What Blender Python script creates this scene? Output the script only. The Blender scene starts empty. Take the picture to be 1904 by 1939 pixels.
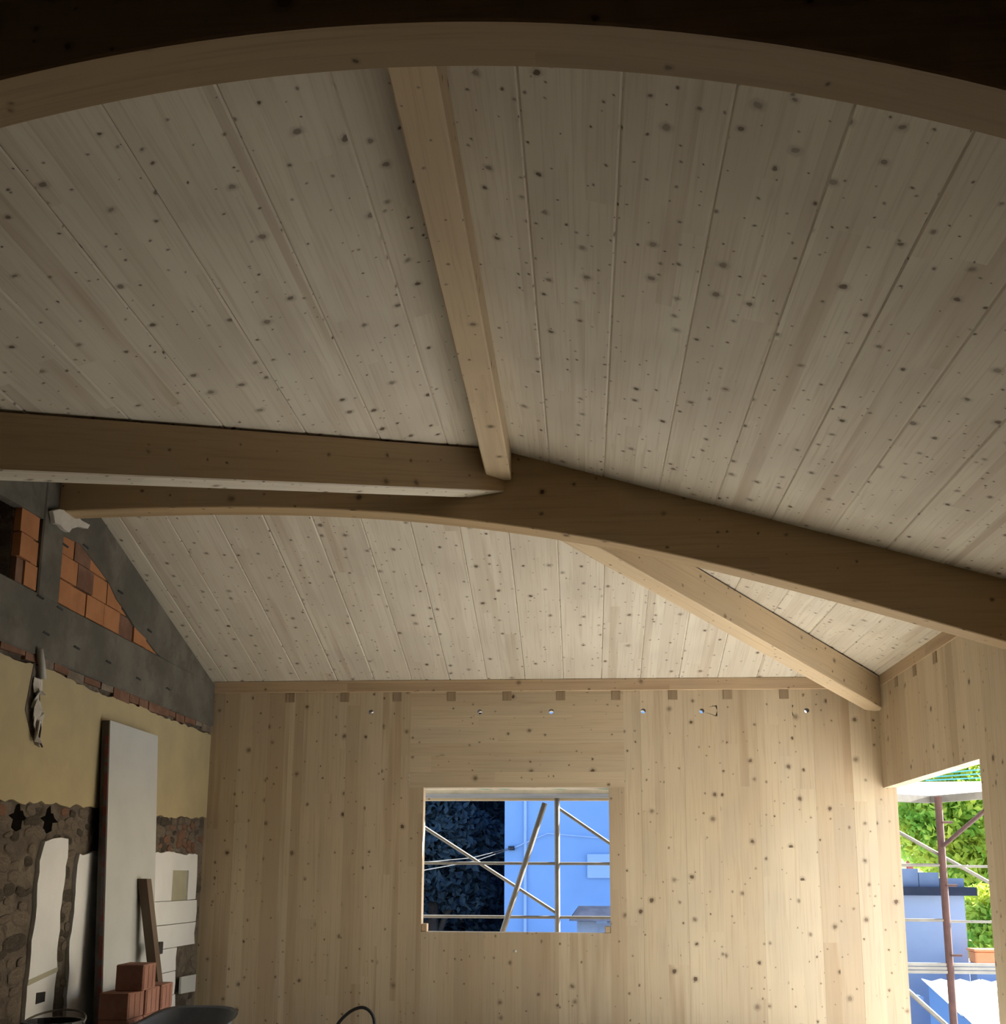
import bpy, math, random
import numpy as np
from mathutils import Vector, Matrix

rng = random.Random(7)
scene = bpy.context.scene
col = scene.collection

# ------------------------------------------------------------------ camera
H = 1.6                                   # eye height above the floor
F_PX, PITCH, YAW, ROLL = 2068.9, 0.187617, -0.0736401, 0.0050042
CX, CY, IW, IH = 952.0, 1269.5, 1904.0, 1939.0
fwd = Vector((math.sin(YAW) * math.cos(PITCH), math.cos(YAW) * math.cos(PITCH), math.sin(PITCH)))
rgt = Vector((math.cos(YAW), -math.sin(YAW), 0))
upv = rgt.cross(fwd)
r2 = math.cos(ROLL) * rgt + math.sin(ROLL) * upv
u2 = -math.sin(ROLL) * rgt + math.cos(ROLL) * upv
cam_data = bpy.data.cameras.new('camera')
cam_data.sensor_fit = 'HORIZONTAL'
cam_data.sensor_width = 36.0
cam_data.lens = F_PX / IW * 36.0
cam_data.shift_x = -(CX - IW / 2) / IW
cam_data.shift_y = (CY - IH / 2) / IW
cam_data.clip_end = 300
cam = bpy.data.objects.new('camera', cam_data)
col.objects.link(cam)
rot = Matrix((r2, u2, -fwd)).transposed()
cam.matrix_world = Matrix.Translation((0, 0, H)) @ rot.to_4x4()
scene.camera = cam

def ray(u, v):
    return r2 * ((u - CX) / F_PX) + u2 * (-(v - CY) / F_PX) + fwd
def at_x(u, v, X):
    d = ray(u, v); t = X / d.x
    return Vector((X, d.y * t, d.z * t + H))
def at_y(u, v, Y):
    d = ray(u, v); t = Y / d.y
    return Vector((d.x * t, Y, d.z * t + H))

# ------------------------------------------------------------------ light
SUN_DIR = Vector((0.80, 0.32, 0.50)).normalized()      # towards the sun
world = bpy.data.worlds.new('sky')
scene.world = world
world.use_nodes = True
wn = world.node_tree.nodes; wl = world.node_tree.links
wn.clear()
wo = wn.new('ShaderNodeOutputWorld'); wb = wn.new('ShaderNodeBackground'); sk = wn.new('ShaderNodeTexSky')
sk.sky_type = 'NISHITA'
sk.sun_disc = False
sk.sun_elevation = math.asin(SUN_DIR.z)
sk.sun_rotation = math.atan2(SUN_DIR.x, SUN_DIR.y)
sk.air_density = 1.0; sk.dust_density = 1.5; sk.ozone_density = 1.0
wb.inputs[1].default_value = 0.50
wl.new(sk.outputs[0], wb.inputs[0]); wl.new(wb.outputs[0], wo.inputs[0])
sun = bpy.data.lights.new('sun', 'SUN')
sun.energy = 30.0; sun.angle = math.radians(0.53); sun.color = (1.0, 0.96, 0.90)
sun_o = bpy.data.objects.new('sun', sun); col.objects.link(sun_o)
sun_o.rotation_euler = SUN_DIR.to_track_quat('Z', 'Y').to_euler()
sun_o.location = (20, 20, 30)

def portal(name, loc, direction, sx, sy):
    l = bpy.data.lights.new(name, 'AREA'); l.shape = 'RECTANGLE'; l.size = sx; l.size_y = sy
    l.cycles.is_portal = True
    o = bpy.data.objects.new(name, l); col.objects.link(o); o.location = loc
    o.rotation_euler = Vector(direction).to_track_quat('-Z', 'Z').to_euler()
    return o

scene.view_settings.view_transform = 'Standard'
scene.view_settings.look = 'None'
scene.view_settings.gamma = 1.0
scene.view_settings.use_curve_mapping = False
scene.view_settings.exposure = 0.45
scene.cycles.max_bounces = 5
scene.cycles.diffuse_bounces = 4
scene.cycles.glossy_bounces = 2
scene.cycles.transmission_bounces = 3
scene.cycles.caustics_reflective = False
scene.cycles.use_denoising = True
scene.cycles.use_adaptive_sampling = True
scene.cycles.adaptive_threshold = 0.03
scene.cycles.sample_clamp_indirect = 6.0

# ------------------------------------------------------------------ materials
MATS = {}
class NB:
    """small node-building helper"""
    def __init__(s, name):
        s.m = bpy.data.materials.new(name); s.m.use_nodes = True
        s.t = s.m.node_tree; s.t.nodes.clear()
        s.out = s.t.nodes.new('ShaderNodeOutputMaterial')
        s.b = s.t.nodes.new('ShaderNodeBsdfPrincipled')
        s.t.links.new(s.b.outputs[0], s.out.inputs[0])
        s.b.inputs['Specular IOR Level'].default_value = 0.25
        MATS[name] = s.m
    def n(s, typ, **kw):
        nd = s.t.nodes.new(typ)
        for k, v in kw.items(): setattr(nd, k, v)
        return nd
    def put(s, sock, v):
        if isinstance(v, (int, float)): sock.default_value = v
        elif isinstance(v, (tuple, list)):
            sock.default_value = tuple(v) + ((1,) if len(v) == 3 and sock.type == 'RGBA' else ())
        else: s.t.links.new(v, sock)
    def math(s, op, a, b=None, c=None):
        nd = s.n('ShaderNodeMath', operation=op)
        s.put(nd.inputs[0], a)
        if b is not None: s.put(nd.inputs[1], b)
        if c is not None: s.put(nd.inputs[2], c)
        return nd.outputs[0]
    def comb(s, x, y, z=0.0):
        nd = s.n('ShaderNodeCombineXYZ')
        for i, v in enumerate((x, y, z)): s.put(nd.inputs[i], v)
        return nd.outputs[0]
    def sep(s, v):
        nd = s.n('ShaderNodeSeparateXYZ'); s.put(nd.inputs[0], v); return nd.outputs
    def noise(s, vec, scale, detail=3, rough=0.55, dist=0.0):
        nd = s.n('ShaderNodeTexNoise'); s.put(nd.inputs['Vector'], vec)
        nd.inputs['Scale'].default_value = scale; nd.inputs['Detail'].default_value = detail
        nd.inputs['Roughness'].default_value = rough; nd.inputs['Distortion'].default_value = dist
        return nd.outputs[0]
    def white(s, vec):
        nd = s.n('ShaderNodeTexWhiteNoise', noise_dimensions='3D'); s.put(nd.inputs['Vector'], vec); return nd.outputs[0]
    def ramp(s, f, lo, hi, a=0.0, b=1.0, smooth=True):
        nd = s.n('ShaderNodeMapRange'); nd.interpolation_type = 'SMOOTHSTEP' if smooth else 'LINEAR'
        s.put(nd.inputs[0], f)
        for i, v in enumerate((lo, hi, a, b)): s.put(nd.inputs[1 + i], v)
        return nd.outputs[0]
    def mix(s, f, a, b, mode='MIX'):
        nd = s.n('ShaderNodeMix', data_type='RGBA', blend_type=mode)
        s.put(nd.inputs[0], f); s.put(nd.inputs[6], a); s.put(nd.inputs[7], b)
        return nd.outputs[2]
    def bump(s, h, strength=0.3, dist=0.01):
        nd = s.n('ShaderNodeBump'); nd.inputs['Strength'].default_value = strength
        nd.inputs['Distance'].default_value = dist
        s.put(nd.inputs['Height'], h); s.t.links.new(nd.outputs[0], s.b.inputs['Normal'])

def wood(name, light, mid, stripe, lam=0.09, lam_len=3.0, tone=0.35, knots=0.6, knot_scale=6.2,
         knot_col=(0.10, 0.065, 0.04), rough=0.62, streak=0.5, objtone=0.0):
    b = NB(name)
    uv = b.n('ShaderNodeUVMap'); uv.uv_map = 'grain'
    info = b.n('ShaderNodeObjectInfo')
    rnd = info.outputs['Random']
    u, v, _ = b.sep(uv.outputs[0])
    ou = b.math('MULTIPLY_ADD', rnd, 37.0, u)
    ov = b.math('MULTIPLY_ADD', rnd, 11.3, v)
    # lamella: strips across v, butt-jointed along u
    wv = b.math('MULTIPLY_ADD', b.math('SUBTRACT', b.noise(b.comb(0.0, ov), 5.0, 0), 0.5), 0.9, b.math('DIVIDE', ov, lam))
    li = b.math('FLOOR', wv)
    sh = b.white(b.comb(li, rnd, 3.1))
    si = b.math('FLOOR', b.math('ADD', b.math('DIVIDE', ou, lam_len), b.math('MULTIPLY', sh, 7.0)))
    tn = b.white(b.comb(li, si, rnd))
    tn2 = b.white(b.comb(si, li, 9.7))
    c = b.mix(b.math('MULTIPLY', tn, tone), light, mid)
    if objtone:
        c = b.mix(b.ramp(rnd, 0.45, 1.0, 0.0, objtone, False), c, stripe)
    # now and then a much darker strip of heartwood
    hw = b.math('MULTIPLY', b.math('GREATER_THAN', tn2, 0.86), b.ramp(b.noise(b.comb(ou, b.math('MULTIPLY', ov, 16.0)), 0.9, 1), 0.3, 0.7))
    c = b.mix(b.math('MULTIPLY', hw, streak), c, stripe)
    # grain
    g1 = b.noise(b.comb(b.math('MULTIPLY', ou, 0.8), b.math('MULTIPLY', ov, 26.0), tn), 2.2, 2, 0.6, 0.6)
    c = b.mix(b.ramp(g1, 0.45, 0.75, 0.0, 0.38), c, stripe)
    g2 = b.noise(b.comb(b.math('MULTIPLY', ou, 0.25), b.math('MULTIPLY', ov, 3.0), rnd), 2.0, 1)
    c = b.mix(b.ramp(g2, 0.4, 0.75, 0.0, 0.30), c, mid)
    # blotches
    bl = b.noise(b.comb(ou, ov, rnd), 1.7, 1)
    c = b.mix(b.ramp(bl, 0.35, 0.8, 0.0, 0.22), c, (0.30, 0.27, 0.23))
    kt = None
    wob = b.math('MULTIPLY', b.math('SUBTRACT', b.noise(b.comb(ou, ov, 1.0), 34.0, 0), 0.5), 0.02)
    for sc, keep, r0, r1, off in ((knot_scale, knots, 0.035, 0.14, 0.0), (knot_scale * 1.9, knots * 0.35, 0.045, 0.11, 4.7)):
        vo = b.n('ShaderNodeTexVoronoi', voronoi_dimensions='2D', feature='F1')
        b.put(vo.inputs['Vector'], b.comb(b.math('ADD', ou, b.math('ADD', wob, off)), b.math('ADD', ov, off)))
        vo.inputs['Scale'].default_value = sc
        kc = b.sep(vo.outputs['Color'])
        on = b.math('LESS_THAN', kc[0], keep)
        rad = b.math('MULTIPLY_ADD', b.math('POWER', kc[1], 2.0), r1 - r0, r0)
        d = b.math('DIVIDE', vo.outputs['Distance'], rad)
        core = b.math('MULTIPLY', b.ramp(d, 0.55, 1.0, 1.0, 0.0), on)
        halo = b.math('MULTIPLY', b.ramp(d, 0.7, 1.9, 0.30, 0.0), on)
        dark = b.math('MAXIMUM', b.math('MULTIPLY', core, b.math('MULTIPLY_ADD', kc[2], 0.4, 0.6)), halo)
        kt = dark if kt is None else b.math('MAXIMUM', kt, dark)
    c = b.mix(kt, c, knot_col)
    b.put(b.b.inputs['Base Color'], c)
    b.b.inputs['Roughness'].default_value = rough
    return b.m

wood('roof_wood', (0.65, 0.61, 0.52), (0.51, 0.455, 0.37), (0.39, 0.31, 0.225), lam=0.088, tone=0.55, knots=0.70, streak=0.55)
wood('wall_wood', (0.56, 0.47, 0.335), (0.43, 0.34, 0.225), (0.34, 0.24, 0.145), lam=0.3, tone=0.45, knots=0.5, knot_scale=5.6, streak=0.6, objtone=0.55)
wood('beam_wood', (0.45, 0.33, 0.19), (0.365, 0.255, 0.14), (0.26, 0.17, 0.09), lam=0.3, tone=0.5, knots=0.36, knot_scale=5.0, streak=0.4)
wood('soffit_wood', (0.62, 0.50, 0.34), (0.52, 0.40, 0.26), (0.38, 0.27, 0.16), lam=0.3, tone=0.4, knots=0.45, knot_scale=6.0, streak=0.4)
wood('plate_wood', (0.52, 0.39, 0.25), (0.42, 0.30, 0.19), (0.30, 0.2, 0.12), lam=0.2, tone=0.5, knots=0.4, streak=0.5)
wood('plug_wood', (0.32, 0.24, 0.155), (0.24, 0.175, 0.11), (0.16, 0.11, 0.07), lam=0.02, tone=0.7, knots=0.1)
wood('pale_wood', (0.66, 0.57, 0.40), (0.58, 0.48, 0.33), (0.36, 0.27, 0.17), lam=0.2, tone=0.5, knots=0.2)
wood('old_timber', (0.10, 0.065, 0.04), (0.075, 0.045, 0.03), (0.05, 0.03, 0.02), lam=0.2, tone=0.5, knots=0.2, knot_col=(0.02, 0.015, 0.01))

def plain(name, c1, c2, scale=3.0, rough=0.8, detail=5, metallic=0.0, bump=0.0, contrast=(0.35, 0.7), c3=None, c3_scale=9.0, c3_amt=0.5, bdist=0.01):
    b = NB(name)
    tc = b.n('ShaderNodeTexCoord')
    f = b.noise(tc.outputs['Object'], scale, detail, 0.6)
    c = b.mix(b.ramp(f, contrast[0], contrast[1]), c1, c2)
    if c3:
        g = b.noise(tc.outputs['Object'], c3_scale, 4, 0.65, 0.3)
        c = b.mix(b.ramp(g, 0.52, 0.66, 0.0, c3_amt), c, c3)
    b.put(b.b.inputs['Base Color'], c)
    b.b.inputs['Roughness'].default_value = rough
    b.b.inputs['Metallic'].default_value = metallic
    if bump:
        h = b.noise(tc.outputs['Object'], scale * 7, 6, 0.7)
        b.bump(h, bump, bdist)
    return b.m

plain('concrete', (0.088, 0.084, 0.072), (0.15, 0.14, 0.122), 2.2, 0.9, bump=0.5, c3=(0.075, 0.068, 0.056), c3_scale=5.0, c3_amt=0.5)
plain('floor_screed', (0.40, 0.375, 0.32), (0.46, 0.435, 0.375), 1.5, 0.9, bump=0.2)
plain('yellow_plaster', (0.40, 0.34, 0.20), (0.34, 0.29, 0.18), 1.6, 0.9, bump=0.12, c3=(0.33, 0.28, 0.19), c3_scale=2.4, c3_amt=0.4)
plain('white_plaster', (0.66, 0.68, 0.70), (0.60, 0.62, 0.64), 2.4, 0.85, bump=0.12)
plain('white_board', (0.44, 0.46, 0.46), (0.40, 0.42, 0.42), 1.8, 0.75, bump=0.05)
plain('mortar_rubble', (0.12, 0.10, 0.08), (0.21, 0.18, 0.145), 5.0, 0.95, bump=0.9, c3=(0.09, 0.07, 0.055), c3_scale=8.0, c3_amt=0.7, bdist=0.03)
plain('stone', (0.15, 0.12, 0.095), (0.25, 0.215, 0.175), 6.0, 0.95, bump=0.7, bdist=0.02)
plain('terracotta', (0.33, 0.145, 0.065), (0.40, 0.185, 0.085), 3.5, 0.9, bump=0.25, c3=(0.25, 0.115, 0.06), c3_scale=2.2, c3_amt=0.5)
plain('brick_red', (0.25, 0.125, 0.095), (0.31, 0.16, 0.12), 4.0, 0.9, bump=0.25, c3=(0.19, 0.095, 0.075), c3_scale=6.0, c3_amt=0.5)
plain('brick_shaded', (0.16, 0.08, 0.05), (0.21, 0.105, 0.065), 4.0, 0.9)
plain('brick_brown', (0.14, 0.075, 0.05), (0.20, 0.115, 0.08), 6.0, 0.95, bump=0.5)
plain('planter_clay', (0.5, 0.2, 0.09), (0.56, 0.24, 0.11), 3.0, 0.9)
plain('overhead_wire', (0.05, 0.055, 0.06), (0.07, 0.075, 0.08), 5.0, 0.7)
plain('void_black', (0.004, 0.004, 0.004), (0.008, 0.007, 0.006), 8.0, 1.0)
plain('joint_dark', (0.10, 0.08, 0.065), (0.15, 0.12, 0.10), 8.0, 0.95)
plain('olive_paint', (0.33, 0.32, 0.24), (0.37, 0.36, 0.27), 4.0, 0.8)
plain('black_plastic', (0.016, 0.016, 0.018), (0.026, 0.026, 0.03), 6.0, 0.45)
plain('grey_plastic', (0.10, 0.12, 0.16), (0.14, 0.16, 0.20), 5.0, 0.4)
plain('grey_conduit', (0.36, 0.36, 0.34), (0.44, 0.43, 0.4), 8.0, 0.5)
plain('torn_sheet', (0.46, 0.44, 0.40), (0.56, 0.54, 0.5), 7.0, 0.8, bump=0.4)
plain('red_print', (0.17, 0.045, 0.045), (0.10, 0.09, 0.09), 22.0, 0.6, contrast=(0.48, 0.52))
plain('dark_edge', (0.06, 0.055, 0.05), (0.10, 0.09, 0.085), 5.0, 0.7)
plain('zinc_steel', (0.15, 0.145, 0.13), (0.20, 0.19, 0.165), 6.0, 0.55, metallic=0.25)
plain('rust_steel', (0.062, 0.034, 0.032), (0.09, 0.048, 0.042), 9.0, 0.7)
plain('deck_steel', (0.20, 0.20, 0.19), (0.26, 0.26, 0.245), 4.0, 0.6, metallic=0.2)
plain('shade_blue_wall', (0.125, 0.245, 0.50), (0.14, 0.27, 0.54), 0.8, 0.9)  # blue of the open shade put into the wall colour
plain('pale_blue', (0.20, 0.32, 0.56), (0.22, 0.34, 0.6), 0.8, 0.9)
plain('slate_roof', (0.022, 0.028, 0.045), (0.035, 0.042, 0.065), 3.0, 0.8)  # darkened: the annexe roof's shade is put into this colour
plain('grey_render', (0.20, 0.26, 0.38), (0.15, 0.20, 0.31), 0.7, 0.9, c3=(0.10, 0.145, 0.25), c3_scale=0.8, c3_amt=0.6)
plain('parapet_render', (0.09, 0.13, 0.22), (0.13, 0.18, 0.29), 1.5, 0.9)
plain('ochre_render', (0.62, 0.48, 0.26), (0.58, 0.44, 0.24), 0.8, 0.9)
plain('white_sheet', (0.84, 0.84, 0.82), (0.8, 0.8, 0.78), 2.0, 0.7)
plain('bounce_slab_pale', (0.74, 0.73, 0.70), (0.68, 0.67, 0.64), 0.9, 0.9)
plain('ground', (0.42, 0.41, 0.38), (0.50, 0.48, 0.45), 0.6, 0.95)
plain('bark', (0.03, 0.026, 0.022), (0.05, 0.042, 0.036), 6.0, 0.9, bump=0.6)
plain('net_cyan', (0.05, 0.26, 0.30), (0.08, 0.32, 0.34), 5.0, 0.6)
plain('red_frame', (0.25, 0.06, 0.05), (0.3, 0.08, 0.06), 5.0, 0.7)
plain('green_ink', (0.08, 0.3, 0.2), (0.1, 0.34, 0.22), 5.0, 0.8)
plain('yellow_foam', (0.72, 0.74, 0.22), (0.62, 0.68, 0.2), 20.0, 0.9)

def leaf_mat(name, c1, c2, trans):
    b = NB(name)
    tc = b.n('ShaderNodeTexCoord')
    f = b.noise(tc.outputs['Object'], 1.7, 4, 0.6)
    c = b.mix(b.ramp(f, 0.35, 0.65), c1, c2)
    d = b.n('ShaderNodeBsdfDiffuse'); t = b.n('ShaderNodeBsdfTranslucent'); mx = b.n('ShaderNodeMixShader')
    b.put(d.inputs[0], c); b.put(t.inputs[0], c); mx.inputs[0].default_value = trans
    b.t.links.new(d.outputs[0], mx.inputs[1]); b.t.links.new(t.outputs[0], mx.inputs[2])
    b.t.links.new(mx.outputs[0], b.out.inputs[0])
    return b.m
for _m in ('slate_roof', 'void_black', 'overhead_wire'): MATS[_m].node_tree.nodes['Principled BSDF'].inputs['Specular IOR Level'].default_value = 0.0
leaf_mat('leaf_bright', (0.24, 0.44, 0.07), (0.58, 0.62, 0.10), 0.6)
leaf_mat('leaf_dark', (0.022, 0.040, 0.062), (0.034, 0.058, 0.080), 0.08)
leaf_mat('tarp_white', (0.75, 0.75, 0.74), (0.8, 0.8, 0.8), 0.6)

# ------------------------------------------------------------------ object helpers
def tag(o, label, cat, group=None, kind=None):
    o['label'] = label; o['category'] = cat
    if group: o['group'] = group
    if kind: o['kind'] = kind
    return o
def empty(name, loc=(0, 0, 0)):
    e = bpy.data.objects.new(name, None); e.location = loc; e.empty_display_size = 0.1
    col.objects.link(e); return e
def link(o, parent=None):
    col.objects.link(o)
    if parent is not None:
        o.parent = parent
        o.matrix_parent_inverse = Matrix.Translation(-Vector(parent.location))
    return o
def grain_uv(me, g):
    g = Vector(g).normalized()
    uvl = me.uv_layers.new(name='grain')
    for p in me.polygons:
        w = p.normal.cross(g)
        if w.length < 0.25:
            w = p.normal.cross(Vector((0, 0, 1)) if abs(p.normal.z) < 0.8 else Vector((1, 0, 0)))
            a = w.cross(p.normal)
        else: a = g
        w.normalize(); a = a.normalized()
        for li in p.loop_indices:
            co = me.vertices[me.loops[li].vertex_index].co
            uvl.data[li].uv = (co.dot(a), co.dot(w))
def mesh(name, vs, fs, mat, parent=None, grain=None, smooth=False, mats=None, fmat=None):
    me = bpy.data.meshes.new(name)
    me.from_pydata([tuple(v) for v in vs], [], fs)
    me.update()
    for m in (mats or [mat]): me.materials.append(MATS[m])
    if fmat:
        for p, i in zip(me.polygons, fmat): p.material_index = i
    if grain: grain_uv(me, grain)
    if smooth:
        for p in me.polygons: p.use_smooth = True
    return link(bpy.data.objects.new(name, me), parent)
def join(*parts):
    vs, fs = [], []
    for v, f in parts:
        o = len(vs); vs += list(v); fs += [tuple(i + o for i in q) for q in f]
    return vs, fs
def box(x0, x1, y0, y1, z0, z1):
    v = [(x, y, z) for z in (z0, z1) for y in (y0, y1) for x in (x0, x1)]
    f = [(0, 2, 3, 1), (4, 5, 7, 6), (0, 1, 5, 4), (2, 6, 7, 3), (0, 4, 6, 2), (1, 3, 7, 5)]
    return v, f
def cbox(x0, x1, y0, y1, z0, z1, c=0.006):
    """box with chamfered edges"""
    cx, cy, cz = (x0 + x1) / 2, (y0 + y1) / 2, (z0 + z1) / 2
    hx, hy, hz = (x1 - x0) / 2, (y1 - y0) / 2, (z1 - z0) / 2
    c = min(c, hx * .6, hy * .6, hz * .6)
    vs, idx = [], {}
    for sx in (-1, 1):
        for sy in (-1, 1):
            for sz in (-1, 1):
                for a in range(3):
                    h = [hx - c, hy - c, hz - c]; h[a] += c
                    idx[(sx, sy, sz, a)] = len(vs)
                    vs.append((cx + sx * h[0], cy + sy * h[1], cz + sz * h[2]))
    fs = []
    def face(q):
        p = [Vector(vs[i]) for i in q]
        n = (p[1] - p[0]).cross(p[2] - p[0]); m = sum(p, Vector()) / len(p) - Vector((cx, cy, cz))
        fs.append(tuple(q) if n.dot(m) > 0 else tuple(reversed(q)))
    for a in range(3):
        b1, b2 = [i for i in range(3) if i != a]
        for s in (-1, 1):
            q = []
            for t1, t2 in ((-1, -1), (1, -1), (1, 1), (-1, 1)):
                k = [0, 0, 0]; k[a] = s; k[b1] = t1; k[b2] = t2
                q.append(idx[(k[0], k[1], k[2], a)])
            face(q)
        for t1 in (-1, 1):
            for t2 in (-1, 1):
                k = [0, 0, 0]; k[b1] = t1; k[b2] = t2
                lo = k[:]; hi = k[:]; lo[a] = -1; hi[a] = 1
                face([idx[(*lo, b1)], idx[(*hi, b1)], idx[(*hi, b2)], idx[(*lo, b2)]])
    for sx in (-1, 1):
        for sy in (-1, 1):
            for sz in (-1, 1):
                face([idx[(sx, sy, sz, a)] for a in range(3)])
    return vs, fs
def prism(loop, ext):
    """closed 3-D loop extruded by a vector; outward normals"""
    loop = [Vector(p) for p in loop]; ext = Vector(ext); n = len(loop)
    nrm = Vector()
    for i in range(n): nrm += loop[i].cross(loop[(i + 1) % n])
    if nrm.dot(ext) > 0: loop.reverse()
    vs = loop + [p + ext for p in loop]
    fs = [tuple(range(n)), tuple(range(2 * n - 1, n - 1, -1))]
    for i in range(n):
        j = (i + 1) % n
        fs.append((i, i + n, j + n, j))
    return vs, fs
def tube(pts, r, n=10, closed=False):
    pts = [Vector(p) for p in pts]; vs, fs = [], []
    rr = r if isinstance(r, (list, tuple)) else [r] * len(pts)
    prev = None
    for i, p in enumerate(pts):
        d = (pts[min(i + 1, len(pts) - 1)] - pts[max(i - 1, 0)]).normalized()
        a = prev if prev is not None else (Vector((0, 0, 1)) if abs(d.z) < .9 else Vector((1, 0, 0)))
        s = d.cross(a).normalized(); t = s.cross(d).normalized(); prev = t
        for k in range(n):
            an = 2 * math.pi * k / n
            vs.append(p + (s * math.cos(an) + t * math.sin(an)) * rr[i])
    for i in range(len(pts) - 1):
        for k in range(n):
            k2 = (k + 1) % n
            fs.append((i * n + k, i * n + k2, (i + 1) * n + k2, (i + 1) * n + k))
    fs.append(tuple(range(n - 1, -1, -1))); fs.append(tuple(range((len(pts) - 1) * n, len(pts) * n)))
    return vs, fs
def clip(poly, a, b, c):
    """keep the part of a 2-D polygon with a*x+b*y<=c"""
    out = []
    for i in range(len(poly)):
        p, q = poly[i], poly[(i + 1) % len(poly)]
        dp, dq = a * p[0] + b * p[1] - c, a * q[0] + b * q[1] - c
        if dp <= 0: out.append(p)
        if dp * dq < 0:
            t = dp / (dp - dq); out.append((p[0] + t * (q[0] - p[0]), p[1] + t * (q[1] - p[1])))
    return out
def ragged(p, q, amp, step, r):
    """points from p to q (2-D) with a broken edge"""
    L = math.hypot(q[0] - p[0], q[1] - p[1]); n = max(1, int(L / step)); o = []
    nx, ny = -(q[1] - p[1]) / L, (q[0] - p[0]) / L; w = 0
    for i in range(n):
        t = i / n; w = 0.6 * w + r.uniform(-amp, amp)
        k = 0 if i == 0 else w
        o.append((p[0] + (q[0] - p[0]) * t + nx * k, p[1] + (q[1] - p[1]) * t + ny * k))
    return o

# ------------------------------------------------------------------ room figures
XL, XR = -3.4855, 2.6682
YF = 10.0
XRI, YR = -0.5316, 6.8115                 # the two ridges cross here
ZR = 2.7522 + H                           # roof underside at the ridges
S = 0.2952                                # roof pitch
ZE = ZR - S * (YF - YR)                   # roof underside at the walls
T = 0.13                                  # timber wall thickness
YN = -3.2                                 # wall behind the camera
BW = 0.165                                # beam width

# ------------------------------------------------------------------ floor and ground
mesh_floor = mesh('floor', *box(XL - .3, XR + T, YN - T, YF + T, -0.25, 0.0), 'floor_screed')
tag(mesh_floor, 'grey screed floor of the unfinished attic room', 'floor', kind='structure')
g = mesh('ground', *box(-60, 70, -40, 90, -3.6, -3.4), 'ground')
tag(g, 'pale sunlit ground outside the building', 'ground', kind='structure')

tr = mesh('bounce_slab', *box(XR + T + .02, 8.5, 1.0, 10.9, -0.45, -0.2), 'bounce_slab_pale')  # unseen slab, added to bounce sunlight up into the room
tag(tr, 'unseen pale slab added beside the doorway to bounce sunlight in', 'bounce_slab', kind='structure')

# ------------------------------------------------------------------ ceiling boards
ceiling = tag(empty('ceiling', (0, 4, ZE)), 'whitewashed knotty spruce board ceiling sloping from two crossing ridges', 'ceiling', kind='structure')
def roof_boards(poly, zf, x_start, pitch, th=0.10, ch=0.0075):
    xs = [p[0] for p in poly]; lo, hi = min(xs), max(xs)
    k0 = math.floor((lo - x_start) / pitch); k = k0
    while x_start + k * pitch < hi:
        a, b = x_start + k * pitch, x_start + (k + 1) * pitch
        pl = clip(clip(poly, -1, 0, -a), 1, 0, b)
        k += 1
        if len(pl) < 3: continue
        area = abs(sum(pl[i][0] * pl[(i + 1) % len(pl)][1] - pl[(i + 1) % len(pl)][0] * pl[i][1] for i in range(len(pl)))) / 2
        if area < 1e-3: continue
        if sum(pl[i][0] * pl[(i + 1) % len(pl)][1] - pl[(i + 1) % len(pl)][0] * pl[i][1] for i in range(len(pl))) < 0: pl = pl[::-1]
        x0, x1 = min(p[0] for p in pl), max(p[0] for p in pl)
        n = len(pl); vs = []
        c = ch * rng.uniform(0.7, 1.5)
        dz = rng.uniform(-0.0012, 0.0012)
        for p in pl:
            sx = c if abs(p[0] - a) < 1e-5 else (-c if abs(p[0] - b) < 1e-5 else 0)
            vs.append((p[0] + sx, p[1], zf(p[0] + sx, p[1]) + dz))
        for p in pl: vs.append((p[0], p[1], zf(*p) + 0.007))
        for p in pl: vs.append((p[0], p[1], zf(*p) + th))
        fs = [tuple(range(n - 1, -1, -1)), tuple(range(2 * n, 3 * n))]
        for L in (0, 1):
            for i in range(n):
                j = (i + 1) % n
                fs.append((L * n + i, L * n + j, (L + 1) * n + j, (L + 1) * n + i))
        mesh('roof_board', vs, fs, 'roof_wood', ceiling, grain=(0, 1, 0))
OV = 0.55                                 # eaves
zR = lambda x, y: ZR - S * (x - XRI)
zL = lambda x, y: ZR - S * (XRI - x)
zN = lambda x, y: ZR - S * (YR - y)
zF = lambda x, y: ZR - S * (y - YR)
eX, eY, wL = XR + T + OV, YF + T + OV, XL - 0.32
kx = eX - XRI; ky = eY - YR
m = min(kx, ky)
P0 = (XRI, YR)
roof_boards([(XRI, YN - T), (eX, YN - T), (eX, YR + m), (XRI + m, YR + m), P0], zR, -0.203, 0.3515)
roof_boards([(XRI, YN - T), P0, (wL, YR - (XRI - wL)), (wL, YN - T)], zL, -0.833, 0.3535)
roof_boards([P0, (wL, YR), (wL, YR - (XRI - wL))], zN, -0.88, 0.3535)
roof_boards([P0, (XRI + m, YR + m), (XRI + m, eY), (wL, eY), (wL, YR)], zF, -0.885, 0.3535)

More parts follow.
